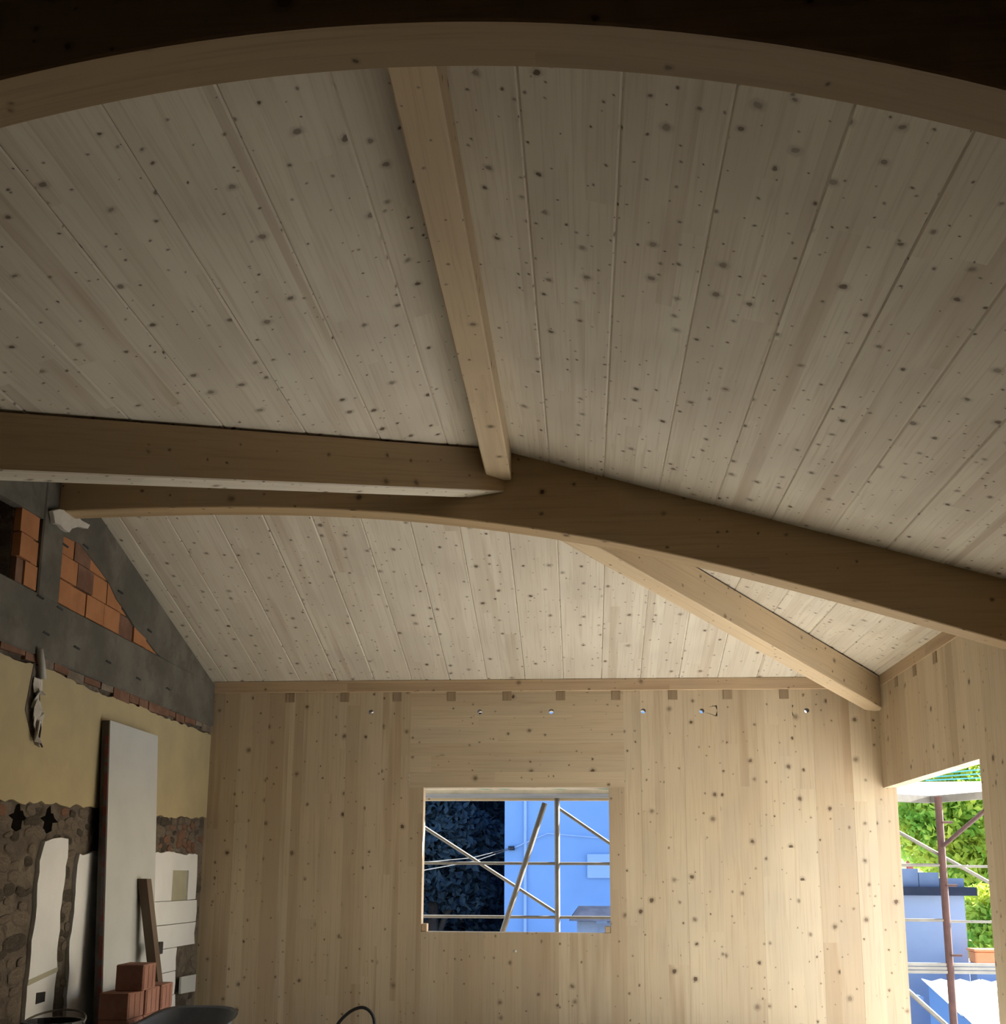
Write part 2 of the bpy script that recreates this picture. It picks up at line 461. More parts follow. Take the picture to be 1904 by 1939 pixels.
# ------------------------------------------------------------------ beams
def beam_profile(name, bottom, top, y0, y1, ch=0.006, mats=('beam_wood', 'soffit_wood')):
    """beam lying in X with profile curves bottom(x), top(x), as one mesh"""
    vs, fs, fm = [], [], []
    n = len(bottom)
    for (x, zb), (_, zt) in zip(bottom, top):
        vs += [(x, y0 + ch, zb), (x, y1 - ch, zb), (x, y1, zb + ch), (x, y1, zt), (x, y0, zt), (x, y0, zb + ch)]
    for i in range(n - 1):
        for k in range(6):
            k2 = (k + 1) % 6
            fs.append((i * 6 + k, i * 6 + k2, (i + 1) * 6 + k2, (i + 1) * 6 + k)[::-1])
            fm.append(0)
    fs.append((0, 1, 2, 3, 4, 5)); fs.append(tuple((n - 1) * 6 + k for k in (5, 4, 3, 2, 1, 0))); fm += [0, 0]
    return mesh(name, vs, fs, None, mats=['beam_wood'], fmat=fm, grain=(1, 0, 0))
Cf = [0.0007921298650382228, 0.002018152222045882, -0.04050318602149251, -0.20043766007012823, 2.1498846742592868]
xs = [XL + 0.0 + (2.63 - XL) * i / 72 for i in range(73)]
bot = [(x, float(np.polyval(Cf, x)) + H) for x in xs]
YB = 6.7308
top = [(x, min(ZR, zR(x, 0)) - (S * BW / 2 if x < XRI else 0) + (0.012 if x > XRI else 0.0)) for x in xs]
ab = beam_profile('arched_beam', bot, top, YB, YB + BW)
tag(ab, 'arched laminated timber beam crossing mid-room from the concrete gable post to the right wall', 'beam')
# nearer arch, directly above the viewer
YA2 = 2.465
xs = [XL + (XR - 0.02 - XL) * i / 72 for i in range(73)]
def nb(x):
    d = abs(x - XRI)
    z = 2.2012 - 0.1115 * d * d
    if d > 2.0: z = 2.2012 - 0.1115 * 4 - 0.446 * (d - 2.0)
    return z + H
bot = [(x, nb(x)) for x in xs]
top = [(x, min(zR(x, 0), zL(x, 0)) + 0.012) for x in xs]
na = beam_profile('arched_beam', bot, top, YA2, YA2 + 0.17)
tag(na, 'nearest arched laminated timber beam, darkest one along the top edge of the picture', 'beam')

def beam(name, A, B, w, d, ch=0.007, mat='beam_wood'):
    """straight beam; A,B = ends of the top centre line"""
    A, B = Vector(A), Vector(B)
    ax = (B - A).normalized(); sd = Vector((ax.y, -ax.x, 0)).normalized()
    dn = Vector((0, 0, -1))
    prof = [(-w / 2, 0), (w / 2, 0), (w / 2, d - ch), (w / 2 - ch, d), (-w / 2 + ch, d), (-w / 2, d - ch)]
    vs = [E + sd * a + dn * b for E in (A, B) for a, b in prof]
    fs = [tuple(range(6)), tuple(range(11, 5, -1))] + [(i, i + 6, (i + 1) % 6 + 6, (i + 1) % 6) for i in range(6)]
    o = mesh(name, vs, fs, mat, grain=ax)
    me = o.data
    c = (A + B) / 2 + dn * d / 2
    import bmesh
    bm = bmesh.new(); bm.from_mesh(me); bmesh.ops.recalc_face_normals(bm, faces=bm.faces); bm.to_mesh(me); bm.free()
    return o
RBX = -0.528
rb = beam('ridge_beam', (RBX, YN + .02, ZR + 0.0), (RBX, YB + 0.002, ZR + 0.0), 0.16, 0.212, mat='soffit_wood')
tag(rb, 'straight ridge beam running along the ceiling peak towards the mid-room arch', 'beam')
v0 = 0.02; v1 = 2.93
sv = 0.03
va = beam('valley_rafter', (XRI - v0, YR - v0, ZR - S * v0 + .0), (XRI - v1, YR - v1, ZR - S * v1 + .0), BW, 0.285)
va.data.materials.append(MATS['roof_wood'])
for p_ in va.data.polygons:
    if p_.normal.z < -.5: p_.material_index = 1      # paler underside: light from below put into its colour
tag(va, 'valley rafter with pale lit underside running left from the end of the ridge beam', 'beam')
h0, h1 = 0.08, YF - YR - 0.01
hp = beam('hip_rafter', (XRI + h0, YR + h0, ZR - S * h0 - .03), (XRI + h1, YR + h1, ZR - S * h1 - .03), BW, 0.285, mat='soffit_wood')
tag(hp, 'hip rafter slanting down to the far right corner beside the window wall', 'beam')

# ------------------------------------------------------------------ timber wall with window (far side)
WX0, WX1, WZ0, WZ1 = -1.4645, 0.2335, 1.122, 2.4135
LX0, LX1 = -1.597, 0.374
ZP = 3.305                               # underside of the wall plate
wall_far = tag(empty('wall_far', (0, YF, 0)), 'cross-laminated spruce wall with a square window opening and vertical boards', 'wall', kind='structure')
def strip_edges(a, b, wmin, wmax, r):
    e = [a]
    while b - e[-1] > wmax * 1.3: e.append(e[-1] + r.uniform(wmin, wmax))
    if b - e[-1] > wmax: e.append((e[-1] + b) / 2)
    e.append(b); return e
holes = [(-1.98, 3.117), (-0.952, 3.114), (-0.29, 3.115), (0.53, 3.114), (1.087, 3.111), (2.032, 3.11)]
HR = 0.023
def holed_slab(x0, x1, z0, z1, y0, y1, hs):
    """slab in XZ with round through-holes, split into cells so that each cell has one hole"""
    cells = []
    hs = sorted(hs); cur = x0
    parts = []
    vertical = (z1 - z0) > (x1 - x0)
    if not hs: return box(x0, x1, y0, y1, z0, z1)
    if vertical:
        h = hs[0]
        parts += [box(x0, x1, y0, y1, z0, h[1] - .05), box(x0, x1, y0, y1, h[1] + .05, z1)]
        cells.append((x0, x1, h[1] - .05, h[1] + .05, h))
    else:
        for h in hs:
            parts.append(box(cur, h[0] - .05, y0, y1, z0, z1))
            cells.append((h[0] - .05, h[0] + .05, z0, z1, h)); cur = h[0] + .05
        parts.append(box(cur, x1, y0, y1, z0, z1))
    for (a, b, c, d, h) in cells:
        n = 16; vs, fs = [], []
        for y in (y0, y1):
            for k in range(n):
                an = 2 * math.pi * k / n
                ca, sa = math.cos(an), math.sin(an)
                vs.append((h[0] + HR * ca, y, h[1] + HR * sa))
            for k in range(n):
                an = 2 * math.pi * k / n
                ca, sa = math.cos(an), math.sin(an)
                tx = ((b - h[0]) if ca > 0 else (h[0] - a)) / max(abs(ca), 1e-6)
                tz = ((d - h[1]) if sa > 0 else (h[1] - c)) / max(abs(sa), 1e-6)
                q = min(tx, tz)
                px, pz = h[0] + q * ca, h[1] + q * sa
                if k % 4 == 2:               # snap diagonals to the corners
                    px = b if ca > 0 else a; pz = d if sa > 0 else c
                vs.append((px, y, pz))
        for k in range(n):
            j = (k + 1) % n
            fs.append((k, j, n + j, n + k)); fs.append((2 * n + k, 3 * n + k, 3 * n + j, 2 * n + j))
            fs.append((k, 2 * n + k, 2 * n + j, j))
        parts.append((vs, fs))
    return join(*parts)
def fix_normals(o):
    import bmesh
    bm = bmesh.new(); bm.from_mesh(o.data); bmesh.ops.recalc_face_normals(bm, faces=bm.faces); bm.to_mesh(o.data); bm.free()
r = random.Random(3)
edges = ([XL - .30] + strip_edges(XL, LX0, .085, .20, r) + strip_edges(LX0, WX0, .13, .14, r)[1:] + strip_edges(WX0, WX1, .09, .2, r)[1:]
         + strip_edges(WX1, LX1, .13, .15, r)[1:] + strip_edges(LX1, XR + 0.12, .085, .2, r)[1:])
for a, b in zip(edges, edges[1:]):
    mid = (a + b) / 2
    # keep hole away from strip edges
    zt = ZP + 0.12
    if WX0 < mid < WX1: zt = WZ0
    elif LX0 < mid < LX1: zt = WZ1
    if mid > XR: zt = min(zt, ZP + .06)
    d = r.uniform(0, 0.0016)
    hs = [h for h in holes if a < h[0] < b] if zt > 3 else []
    hs = [(min(max(h[0], a + .028), b - .028), h[1]) for h in hs]
    o = mesh('lamella', *holed_slab(a, b, 0.0, zt, YF - d, YF + T, hs), 'wall_wood', wall_far)
    if hs: fix_normals(o)
    grain_uv(o.data, (0, 0, 1))
zz = strip_edges(WZ1, ZP + .1, .085, .15, r)
for a, b in zip(zz, zz[1:]):
    hs = [h for h in holes if LX0 < h[0] < LX1 and a < h[1] < b]
    hs = [(h[0], min(max(h[1], a + .025), b - .025)) for h in hs]
    o = mesh('lamella', *holed_slab(LX0, LX1, a, b, YF - r.uniform(0.0015, .003), YF + T, hs), 'wall_wood', wall_far)
    if hs: fix_normals(o)
    grain_uv(o.data, (1, 0, 0))
# wall plate under the roof
pl_o = mesh('wall_plate', *cbox(XL, XR, YF - .022, YF + .06, ZP, ZE + 0.004, .004), 'plate_wood', wall_far, grain=(1, 0, 0))
for i in range(10):
    x = -2.744 + i * (1.834 + 2.744) / 9 + (0.012 if i % 3 == 1 else 0)
    w = 0.042
    mesh('wood_plug', *cbox(x - w, x + w, YF - .006, YF + .03, 3.215, 3.3045, .003), 'plug_wood', wall_far, grain=(0, 1, 0.3))
mesh('white_plug', *tube([(-0.612, YF - .008, 0.96), (-0.612, YF + .02, 0.96)], 0.011, 10), 'white_plaster', wall_far)
for k in range(3):  # daylight leaking through the lintel joint, painted as white dashes
    z = 2.435 + k * .04
    mesh('light_slit', *cbox(-1.609, -1.597, YF - .005, YF + .01, z, z + .02, .002), 'white_board', wall_far)

# ------------------------------------------------------------------ right timber wall with tall openings
wall_right = tag(empty('wall_right', (XR, 6, 0)), 'spruce panel wall on the right with a tall open doorway', 'wall', kind='structure')
OY0, OY1, OZ = 7.565, YF, 2.405          # opening beside the far corner
er = []
r = random.Random(5)
for a, b, kind in ((YN, OY0, 0), (OY0, OY1, 1)):
    e = strip_edges(a, b, .1, .21, r)
    for p, q in zip(e, e[1:]):
        z0 = 0.0 if kind == 0 else OZ
        mesh('lamella', *box(XR + r.uniform(0, .0015) + (0.0 if kind else -0.004), XR + 0.12, p, q, z0, ZE + (0.0 if kind else .0) - .105), 'wall_wood', wall_right, grain=(0, 0, 1))
mesh('wall_plate', *cbox(XR - .004, XR + .06, YN, YF - .03, ZE - .105, ZE + .004, .004), 'plate_wood', wall_right, grain=(0, 1, 0))
for i in range(3):
    y = YF - .62 - i * .52
    mesh('wood_plug', *cbox(XR - .006, XR + .03, y - .042, y + .042, ZE - .20, ZE - .11, .003), 'plug_wood', wall_right, grain=(1, 0, .3))
# wall behind the viewer
wn_ = mesh('wall_near', *box(XL - .3, XR + T, YN - T, YN, 0, ZR - .02), 'mortar_rubble')
tag(wn_, 'dark old masonry wall closing the room behind the viewer', 'wall', kind='structure')

# ------------------------------------------------------------------ old masonry wall on the left
wall_left = tag(empty('wall_left', (XL, 7, 0)), 'old half-demolished masonry gable wall with concrete ring beam and broken plaster', 'wall', kind='structure')
def slab(name, poly, th, mat, back=0.0, parent=wall_left):
    """poly in (y,z); slab whose face stands th in front of XL+back"""
    v, f = prism([(XL + back, y, z) for y, z in poly], (th, 0, 0))
    return mesh(name, v, f, mat, parent)
YNV = YR - (XRI - XL)                    # where the valley meets the wall
# core of the wall, with the dark niche left of the post
core = [box(XL - .3, XL - .026, YN, YF + T, 0, 3.36),
        box(XL - .3, XL - .055, 6.29, YF + T, 3.36, ZE - .02),
        prism([(XL - .3, 6.29, ZE - .02), (XL - .3, YF, ZE - .02), (XL - .3, YR, ZR - .02), (XL - .3, 6.29, ZR - .02 - S * (YR - 6.29))], (.245, 0, 0)),
        box(XL - .3, XL - .055, YN, 5.2, 3.36, ZE + .1),
        box(XL - .3, XL - .26, 5.2, 6.29, 3.36, ZR)]
mesh('masonry_core', *join(*core), 'mortar_rubble', wall_left)
# concrete: ring beam, sloping gable beam, post, lintel left of the post
rgb = random.Random(21)
mesh('ring_beam', *cbox(XL - .06, XL + .012, YN, YF - .002, 2.985, 3.385, .01), 'concrete', wall_left)
slab('gable_beam', [(YF - .002, 3.37), (YF - .002, ZE - .03), (YR, ZR - .03), (YR, ZR - .5), (7.09, 3.87), (7.22, 3.83), (7.40, 3.78), (7.58, 3.725), (7.72, 3.64), (7.9, 3.585), (8.11, 3.50), (8.3, 3.47), (8.5, 3.41), (8.64, 3.384)], .066, 'concrete', -.058)
mesh('concrete_post', *cbox(XL - .06, XL + .016, 6.55, 6.83, 3.37, ZR - .02, .01), 'concrete', wall_left)
slab('gable_lintel', [(5.1, 3.80), (5.1, ZE + .25), (YR - 1.3, ZR - S * 1.3 - .02), (6.56, ZR - S * .26 - .02), (6.56, 3.875), (6.29, 3.865)], .066, 'concrete', -.058)
# hollow clay bricks in the gable triangle, clipped by the sloping concrete
tri = [(6.82, 3.386), (8.66, 3.386), (8.5, 3.425), (8.3, 3.48), (8.11, 3.515), (7.9, 3.60), (7.72, 3.655), (7.58, 3.74), (7.4, 3.80), (7.22, 3.85), (7.09, 3.885), (6.82, 3.885)]
r = random.Random(12)
def bricks_in(poly_fn, y0, y1, z0, rows, bh, bl, back=-.05, mat='terracotta', parent=wall_left, xdepth=.05):
    for k in range(rows):
        za, zb = z0 + k * bh + .005, z0 + (k + 1) * bh - .005
        y = y0 - r.uniform(0, bl * .8)
        while y < y1:
            L = bl * r.uniform(.9, 1.1)
            p = [(max(y, y0) + .003, za), (min(y + L, y1) - .003, za), (min(y + L, y1) - .003, zb), (max(y, y0) + .003, zb)]
            y += L
            if p[1][0] - p[0][0] < .02: continue
            q = poly_fn(p)
            if len(q) < 3: continue
            slab('brick', q, xdepth + r.uniform(-.012, .010), mat if r.random() < .72 or mat != 'terracotta' else 'brick_brown', back, parent)
def under_tri(p):
    # hypotenuse of the triangle as two straight cuts
    p = clip(p, 0.285, 1, 0.285 * 7.0 + 3.912)
    p = clip(p, 0.36, 1, 0.36 * 7.6 + 3.742) if p else p
    return p
bricks_in(under_tri, 6.832, 8.66, 3.387, 3, .172, .27)
bricks_in(lambda p: p, 6.30, 6.548, 3.387, 3, .163, .25)
# bricks at the back of the niche, its shade put into their darker colour
bricks_in(lambda p: p, 5.25, 6.28, 3.387, 3, .163, .25, back=-.262, mat='brick_shaded', xdepth=.03)
# broken brick course just below the ring beam
r = random.Random(31)
y = 5.6
while y < YF - .1:
    L = r.uniform(.16, .3)
    h = r.uniform(.035, .075)
    y1 = min(y + L - .01, YF - .02)
    slab('brick', [(y, 2.982 - h), (y1, 2.982 - h * r.uniform(.7, 1.1)), (y1, 2.984), (y, 2.984)], .045 + r.uniform(-.008, .008), 'brick_brown' if r.random() < .65 else 'stone', -.05)
    y += L
# yellow plaster, ragged edges
r = random.Random(44)
YP1 = 9.985
low = ragged((5.6, 2.03), (7.3, 2.075), .014, .05, r) + ragged((7.3, 2.075), (8.8, 2.085), .012, .05, r) + ragged((8.8, 2.085), (YP1, 2.135), .012, .05, r)
up = ragged((YP1, 2.905), (5.6, 2.915), .012, .05, r)
slab('yellow_plaster', low + [(YP1, 2.135)] + up + [(5.6, 2.92)], .026, 'yellow_plaster', -.027)
# white plaster: two pieces beside a chased channel
r = random.Random(46)
L1 = [(6.86, 0.0), (6.865, .7)] + ragged((6.865, .7), (6.90, 1.76), .012, .07, r) + [(6.94, 1.815), (7.05, 1.84), (7.16, 1.85), (7.262, 1.845)] \
     + ragged((7.262, 1.845), (7.235, 1.30), .012, .06, r) + ragged((7.235, 1.30), (7.25, .64), .016, .06, r) + [(7.25, .6), (7.27, 0)]
slab('white_plaster', L1, .028, 'white_plaster', -.027)
L2 = [(7.44, 0.0), (7.43, .62)] + ragged((7.43, .62), (7.40, 1.1), .014, .06, r) + ragged((7.40, 1.1), (7.435, 1.74), .014, .06, r) + [(7.45, 1.75), (7.50, 1.74), (7.6, 1.755)] \
     + ragged((7.7, 1.775), (8.75, 1.79), .012, .06, r) + [(8.75, 1.79), (8.75, 0)]
slab('white_plaster', L2, .028, 'white_plaster', -.027)
L3 = [(8.76, 1.396), (8.76, 1.79)] + ragged((8.76, 1.795), (9.78, 1.80), .010, .05, r) + [(9.80, 1.79), (9.815, 1.6), (9.81, 1.40), (9.60, 1.396), (9.60, 1.65), (9.22, 1.65), (9.22, 1.396)]
slab('white_plaster', L3, .028, 'white_plaster', -.027)
slab('olive_recess', [(9.22, 1.395), (9.60, 1.395), (9.60, 1.65), (9.22, 1.65)], .012, 'olive_paint', -.027)
# white tile courses below, broken round the box
zt = 1.394
for k in range(7):
    za = zt - .195
    right = 9.84 + r.uniform(-.02, .02)
    if za < .87: right = 9.43 + r.uniform(-.02, .02)
    slab('wall_tile', [(8.77, max(za, 0) + .003), (right, max(za, 0) + .003), (right + r.uniform(-.03, .02), zt - .1), (right, zt - .003), (8.77, zt - .003)], .026, 'white_plaster', -.027)
    zt = za
# rubble: individual stones in band, channel, corner and far left
stone_meshes = []
for k in range(8):
    rr = random.Random(100 + k)
    import bmesh
    bm = bmesh.new(); bmesh.ops.create_icosphere(bm, subdivisions=2, radius=1.0)
    for v in bm.verts:
        n = Vector((math.sin(v.co.x * 3 + k), math.sin(v.co.y * 3.3 + 2 * k), math.sin(v.co.z * 2.7 + k * .7)))
        v.co += v.co * (0.14 * n.x + .12 * n.y) + Vector([rr.uniform(-.05, .05) for _ in range(3)])
        m_ = max(abs(v.co.x), abs(v.co.y), abs(v.co.z)); v.co *= .30 + .70 / max(m_, .4) * .85
    me = bpy.data.meshes.new('stone'); bm.to_mesh(me); bm.free()
    me.materials.append(MATS[('stone', 'stone', 'mortar_rubble', 'brick_brown')[k % 4]])
    stone_meshes.append(me)
def stones(y0, y1, z0, z1, n, smin, smax, seed, skip=None, red=False):
    rr = random.Random(seed); placed = []
    tries = 0
    while len(placed) < n and tries < 5000:
        tries += 1
        s = rr.uniform(smin, smax); y = rr.uniform(y0 + s * .7, y1 - s * .7) if y1 - y0 > 1.6 * s else (y0 + y1) / 2
        z = rr.uniform(z0 + s * .5, z1 - s * .5) if z1 - z0 > s else (z0 + z1) / 2
        if skip and skip(y, z): continue
        if any(abs(y - p[0]) < (s + p[2]) * .78 and abs(z - p[1]) < (s + p[2]) * .42 for p in placed): continue
        placed.append((y, z, s))
        o = bpy.data.objects.new('stone', rr.choice(stone_meshes if red else [q for i, q in enumerate(stone_meshes) if i % 4 != 3]))
        link(o, wall_left)
        o.location = (XL - .028, y, z); o.rotation_euler = (rr.uniform(-.3, .3), 0, 0)
        o.scale = (rr.uniform(.009, .020), s * rr.uniform(.8, 1.3), s * rr.uniform(.42, .7))
        o.matrix_parent_inverse = Matrix.Translation(-Vector(wall_left.location))
hole_c = [(6.62, 1.95), (7.02, 1.955)]
near_hole = lambda y, z: any(abs(y - a) < .13 and abs(z - b) < .10 for a, b in hole_c)
stones(6.0, 8.75, 1.80, 2.07, 110, .04, .11, 1, near_hole, True)
stones(8.76, 9.98, 1.80, 2.12, 60, .045, .10, 2, None, True)
stones(5.9, 6.86, 0.4, 1.80, 70, .05, .12, 3)
stones(7.25, 7.44, 0.3, 1.78, 34, .055, .085, 4)
stones(9.83, 9.99, 0.3, 1.82, 16, .05, .075, 5)
stones(9.45, 9.82, 0.2, .84, 8, .05, .08, 6)
for a, b in hole_c:                       # shade of two deep sockets painted as flat black patches
    o = slab('putlog_shade', [(a - .12, b + .012), (a - .06, b - .01), (a - .075, b - .06), (a - .02, b - .085), (a + .045, b - .065), (a + .05, b - .012), (a + .13, b - .005), (a + .07, b + .022), (a + .05, b + .05), (a + .02, b + .05), (a + .005, b + .10), (a - .04, b + .075), (a - .055, b + .03)], .003, 'void_black', -.0275)
for u_, v_ in ((123, 1032), (162, 1034), (228, 1121), (283, 1194), (76, 1130), (113, 1151), (87, 1199), (145, 1226), (205, 1253), (318, 1304), (262, 1285)):
    p_ = at_x(u_, v_, XL + .014)             # dark inside formwork-tie slots, painted as flat black patches
    slab('tie_slot_shade', [(p_.y - .045, p_.z - .006), (p_.y + .04, p_.z - .010), (p_.y + .05, p_.z + .004), (p_.y - .03, p_.z + .008)], .004, 'black_plastic', .0135)
slab('socket_box', [(6.985, .795), (7.105, .80), (7.105, .862), (6.985, .866)], .004, 'black_plastic', -.001)
slab('mortar_patch', [(6.87, .92), (7.25, .975), (7.25, 1.005), (6.87, .955)], .004, 'olive_paint', -.001)

# torn conduit hanging out of a chase in the yellow plaster
ct = tag(empty('torn_conduit', (XL, 6.66, 2.45)), 'torn grey conduit hanging from a chase in the yellow plaster', 'conduit')
pp = [(XL + .03, 6.60, 3.02), (XL + .035, 6.635, 2.93), (XL + .035, 6.665, 2.84)]
mesh('pipe', *tube(pp, .022, 10), 'grey_conduit', ct, smooth=True)
slab('chase', [(6.54, 2.62), (6.575, 2.8), (6.60, 2.92), (6.66, 2.92), (6.69, 2.8), (6.74, 2.63), (6.73, 2.5), (6.76, 2.41), (6.70, 2.42), (6.62, 2.5)], .0045, 'mortar_rubble', -.002, ct)
rr = random.Random(9)
for k in range(5):
    y, z = 6.64 + rr.uniform(-.05, .05), 2.78 - k * .07
    vs = [(XL + .01 + rr.uniform(0, .05), y + a * .04 + rr.uniform(-.015, .015), z + b * .055 + rr.uniform(-.02, .02)) for a in (-1, 0, 1) for b in (-1, 0, 1)]
    fs = [(0, 1, 4, 3), (1, 2, 5, 4), (3, 4, 7, 6), (4, 5, 8, 7)]
    v2 = vs + [(x - .004, y_, z_) for x, y_, z_ in vs]
    rim = [0, 1, 2, 5, 8, 7, 6, 3]
    f2 = fs + [tuple(i + 9 for i in q[::-1]) for q in fs] + [(rim[i], rim[i] + 9, rim[(i + 1) % 8] + 9, rim[(i + 1) % 8]) for i in range(8)]
    mesh('torn_sleeve', v2, f2, 'torn_sheet', ct)
mesh('wire', *tube([(XL + .03, 6.67, 2.62), (XL + .05, 6.66, 2.52), (XL + .03, 6.69, 2.45), (XL + .03, 6.74, 2.41)], .006, 6), 'black_plastic', ct)
# torn sheet at the arch seat
ts = []
pts = [(lambda q: (q.y, q.z))(at_x(u_, v_, XL + .05)) for u_, v_ in ((100, 968), (112, 964), (126, 967), (140, 972), (155, 986), (170, 994), (166, 1001), (150, 997), (136, 1001), (131, 1008), (122, 1003), (114, 994), (104, 991))]
o = slab('torn_membrane', pts, .03, 'torn_sheet', .022, None)
tag(o, 'torn pale membrane scrap stuck below the left seat of the mid-room arch', 'scrap')

# ------------------------------------------------------------------ loose things along the left wall
# tall white board leaning on the wall
wbp = tag(empty('white_panel', (-3.33, 8.1, 0)), 'tall white board leaning upright against the old wall', 'panel')
def lean(y, z, off): return Vector((-3.435 + (2.71 - z) * .045 + off, y, z))
def lean_slab(y0, y1, z0, z1, o0, o1):
    v = [lean(y, z, o) for z in (z0, z1) for y in (y0, y1) for o in (o0, o1)]
    return v, [(0, 2, 3, 1), (4, 5, 7, 6), (0, 1, 5, 4), (2, 6, 7, 3), (0, 4, 6, 2), (1, 3, 7, 5)]
o = mesh('board_face', *lean_slab(7.625, 8.53, 0.0, 2.71, 0.012, 0.02), 'white_board', wbp)
mesh('board_core', *lean_slab(7.626, 8.529, 0.002, 2.708, -.042, 0.0119), 'dark_edge', wbp)
mesh('edge_tape', *lean_slab(7.619, 7.6255, 0.01, 2.6, -.012, 0.012), 'red_print', wbp)
# dark timber leaning on the board
tp = tag(empty('timber_post', (-3.1, 8.4, 0)), 'short dark brown timber leaning against the tall white board', 'timber')
vs = []
for (c, z) in ((Vector((-3.05, 8.26, 0)), 0), (Vector((-3.325, 8.22, 1.58)), 1.58)):
    for a, b in ((-.035, -.045), (.035, -.045), (.035, .045), (-.035, .045)): vs.append((c.x + a, c.y + b, c.z))
mesh('post', vs, [(0, 3, 2, 1), (4, 5, 6, 7), (0, 1, 5, 4), (1, 2, 6, 5), (2, 3, 7, 6), (3, 0, 4, 7)], 'old_timber', tp, grain=(-.18, 0, 1))
mesh('bracket', *cbox(-3.235, -3.20, 8.285, 8.36, 1.02, 1.11, .004), 'black_plastic', tp)
# pile of hollow bricks
def hollow_brick(x, y, z, rz, lx, ly, lz, label):
    t = tag(empty('hollow_brick', (x, y, z)), label, 'brick', 'hollow bricks piled by the white board')
    n = 3; parts = []
    # outer shell with three vertical chambers seen on the top
    wall_t = .018
    parts = [box(-lx / 2, lx / 2, -ly / 2, -ly / 2 + wall_t, 0, lz), box(-lx / 2, lx / 2, ly / 2 - wall_t, ly / 2, 0, lz),
             box(-lx / 2, -lx / 2 + wall_t, -ly / 2 + wall_t, ly / 2 - wall_t, 0, lz), box(lx / 2 - wall_t, lx / 2, -ly / 2 + wall_t, ly / 2 - wall_t, 0, lz)]
    o = bpy.data.objects.new('shell', bpy.data.meshes.new('shell'))
    v, f = join(cbox(-lx / 2, lx / 2, -ly / 2, ly / 2, 0, lz, .006))
    o.data.from_pydata([tuple(q) for q in v], [], f); o.data.materials.append(MATS['brick_red']); col.objects.link(o); o.parent = t
    for k in range(3):                    # grooves in the long faces
        for s in (-1, 1):
            yy = -ly / 2 + ly * (k + .5) / 3
            me = bpy.data.meshes.new('rib'); v, f = box(s * lx / 2 - .002, s * lx / 2 + .0025, yy - ly * .11, yy + ly * .11, .012, lz - .012)
            me.from_pydata(v, [], f); me.materials.append(MATS['brick_red']); q = bpy.data.objects.new('rib', me); col.objects.link(q); q.parent = t
    t.rotation_euler[2] = rz
BH = .170
words = ['bottom', 'second', 'third', 'fourth', 'fifth']
for k in range(5):
    for j, (x, y) in enumerate(((-3.05, 7.325), (-3.05, 7.585))):
        hollow_brick(x + rng.uniform(-.012, .012), y + rng.uniform(-.004, .004), k * BH, rng.uniform(-.02, .02), .20, .25, BH - .001,
                     'hollow red brick, %s course from the floor of the pile, %s end' % (words[k], 'near' if j == 0 else 'far'))
    hollow_brick(-3.06, 7.87, k * BH, .06, .19, .25, BH - .001, 'hollow red brick in the column behind the pile, %s from the floor' % words[k])
hollow_brick(-3.02, 7.43, 5 * BH, .05, .185, .25, BH - .001, 'topmost hollow red brick of the pile before the white board')

# wheelbarrow
wbw = tag(empty('wheelbarrow', (-2.55, 6.9, 0)), 'dark grey wheelbarrow parked before the brick pile', 'wheelbarrow')
def tray():
    vs, fs = [], []
    rings = [(.30, .18, .40, 0), (.46, .28, .70, .035), (.48, .30, .715, .035), (.455, .275, .70, .033), (.29, .17, .42, 0)]
    n = 40
    for rx, ry, z, dip in rings:
        for k in range(n):
            a = 2 * math.pi * k / n
            c, s = math.cos(a), math.sin(a)
            e = 4.0
            q = (abs(c) ** e + abs(s) ** e) ** (-1 / e)
            zz = z + dip * (abs(c * q) ** 2 * 1.8 - .8)
            vs.append((-2.55 + ry * s * q, 6.98 + rx * c * q, zz))
    for i in range(len(rings) - 1):
        for k in range(n):
            j = (k + 1) % n
            fs.append((i * n + k, i * n + j, (i + 1) * n + j, (i + 1) * n + k))
    fs.append(tuple(range(n - 1, -1, -1))); fs.append(tuple(4 * n + k for k in range(n)))
    return vs, fs
o = mesh('tray', *tray(), 'grey_plastic', wbw, smooth=True); fix_normals(o)
for s in (-1, 1):
    mesh('handle', *tube([(-2.55 + s * .1, 7.55, .22), (-2.55 + s * .22, 7.1, .38), (-2.55 + s * .24, 6.55, .40), (-2.55 + s * .26, 6.30, .55), (-2.55 + s * .27, 6.05, .60)], .016, 8), 'black_plastic', wbw, smooth=True)
    mesh('leg', *tube([(-2.55 + s * .22, 6.75, .39), (-2.55 + s * .24, 6.68, .0)], .014, 8), 'black_plastic', wbw)
th = [2 * math.pi * k / 20 for k in range(21)]
mesh('wheel', *tube([(-2.55, 7.60 + .14 * math.cos(a), .18 + .14 * math.sin(a)) for a in th], .038, 8), 'black_plastic', wbw, smooth=True)
mesh('axle', *tube([(-2.66, 7.60, .19), (-2.44, 7.60, .19)], .014, 8), 'zinc_steel', wbw)
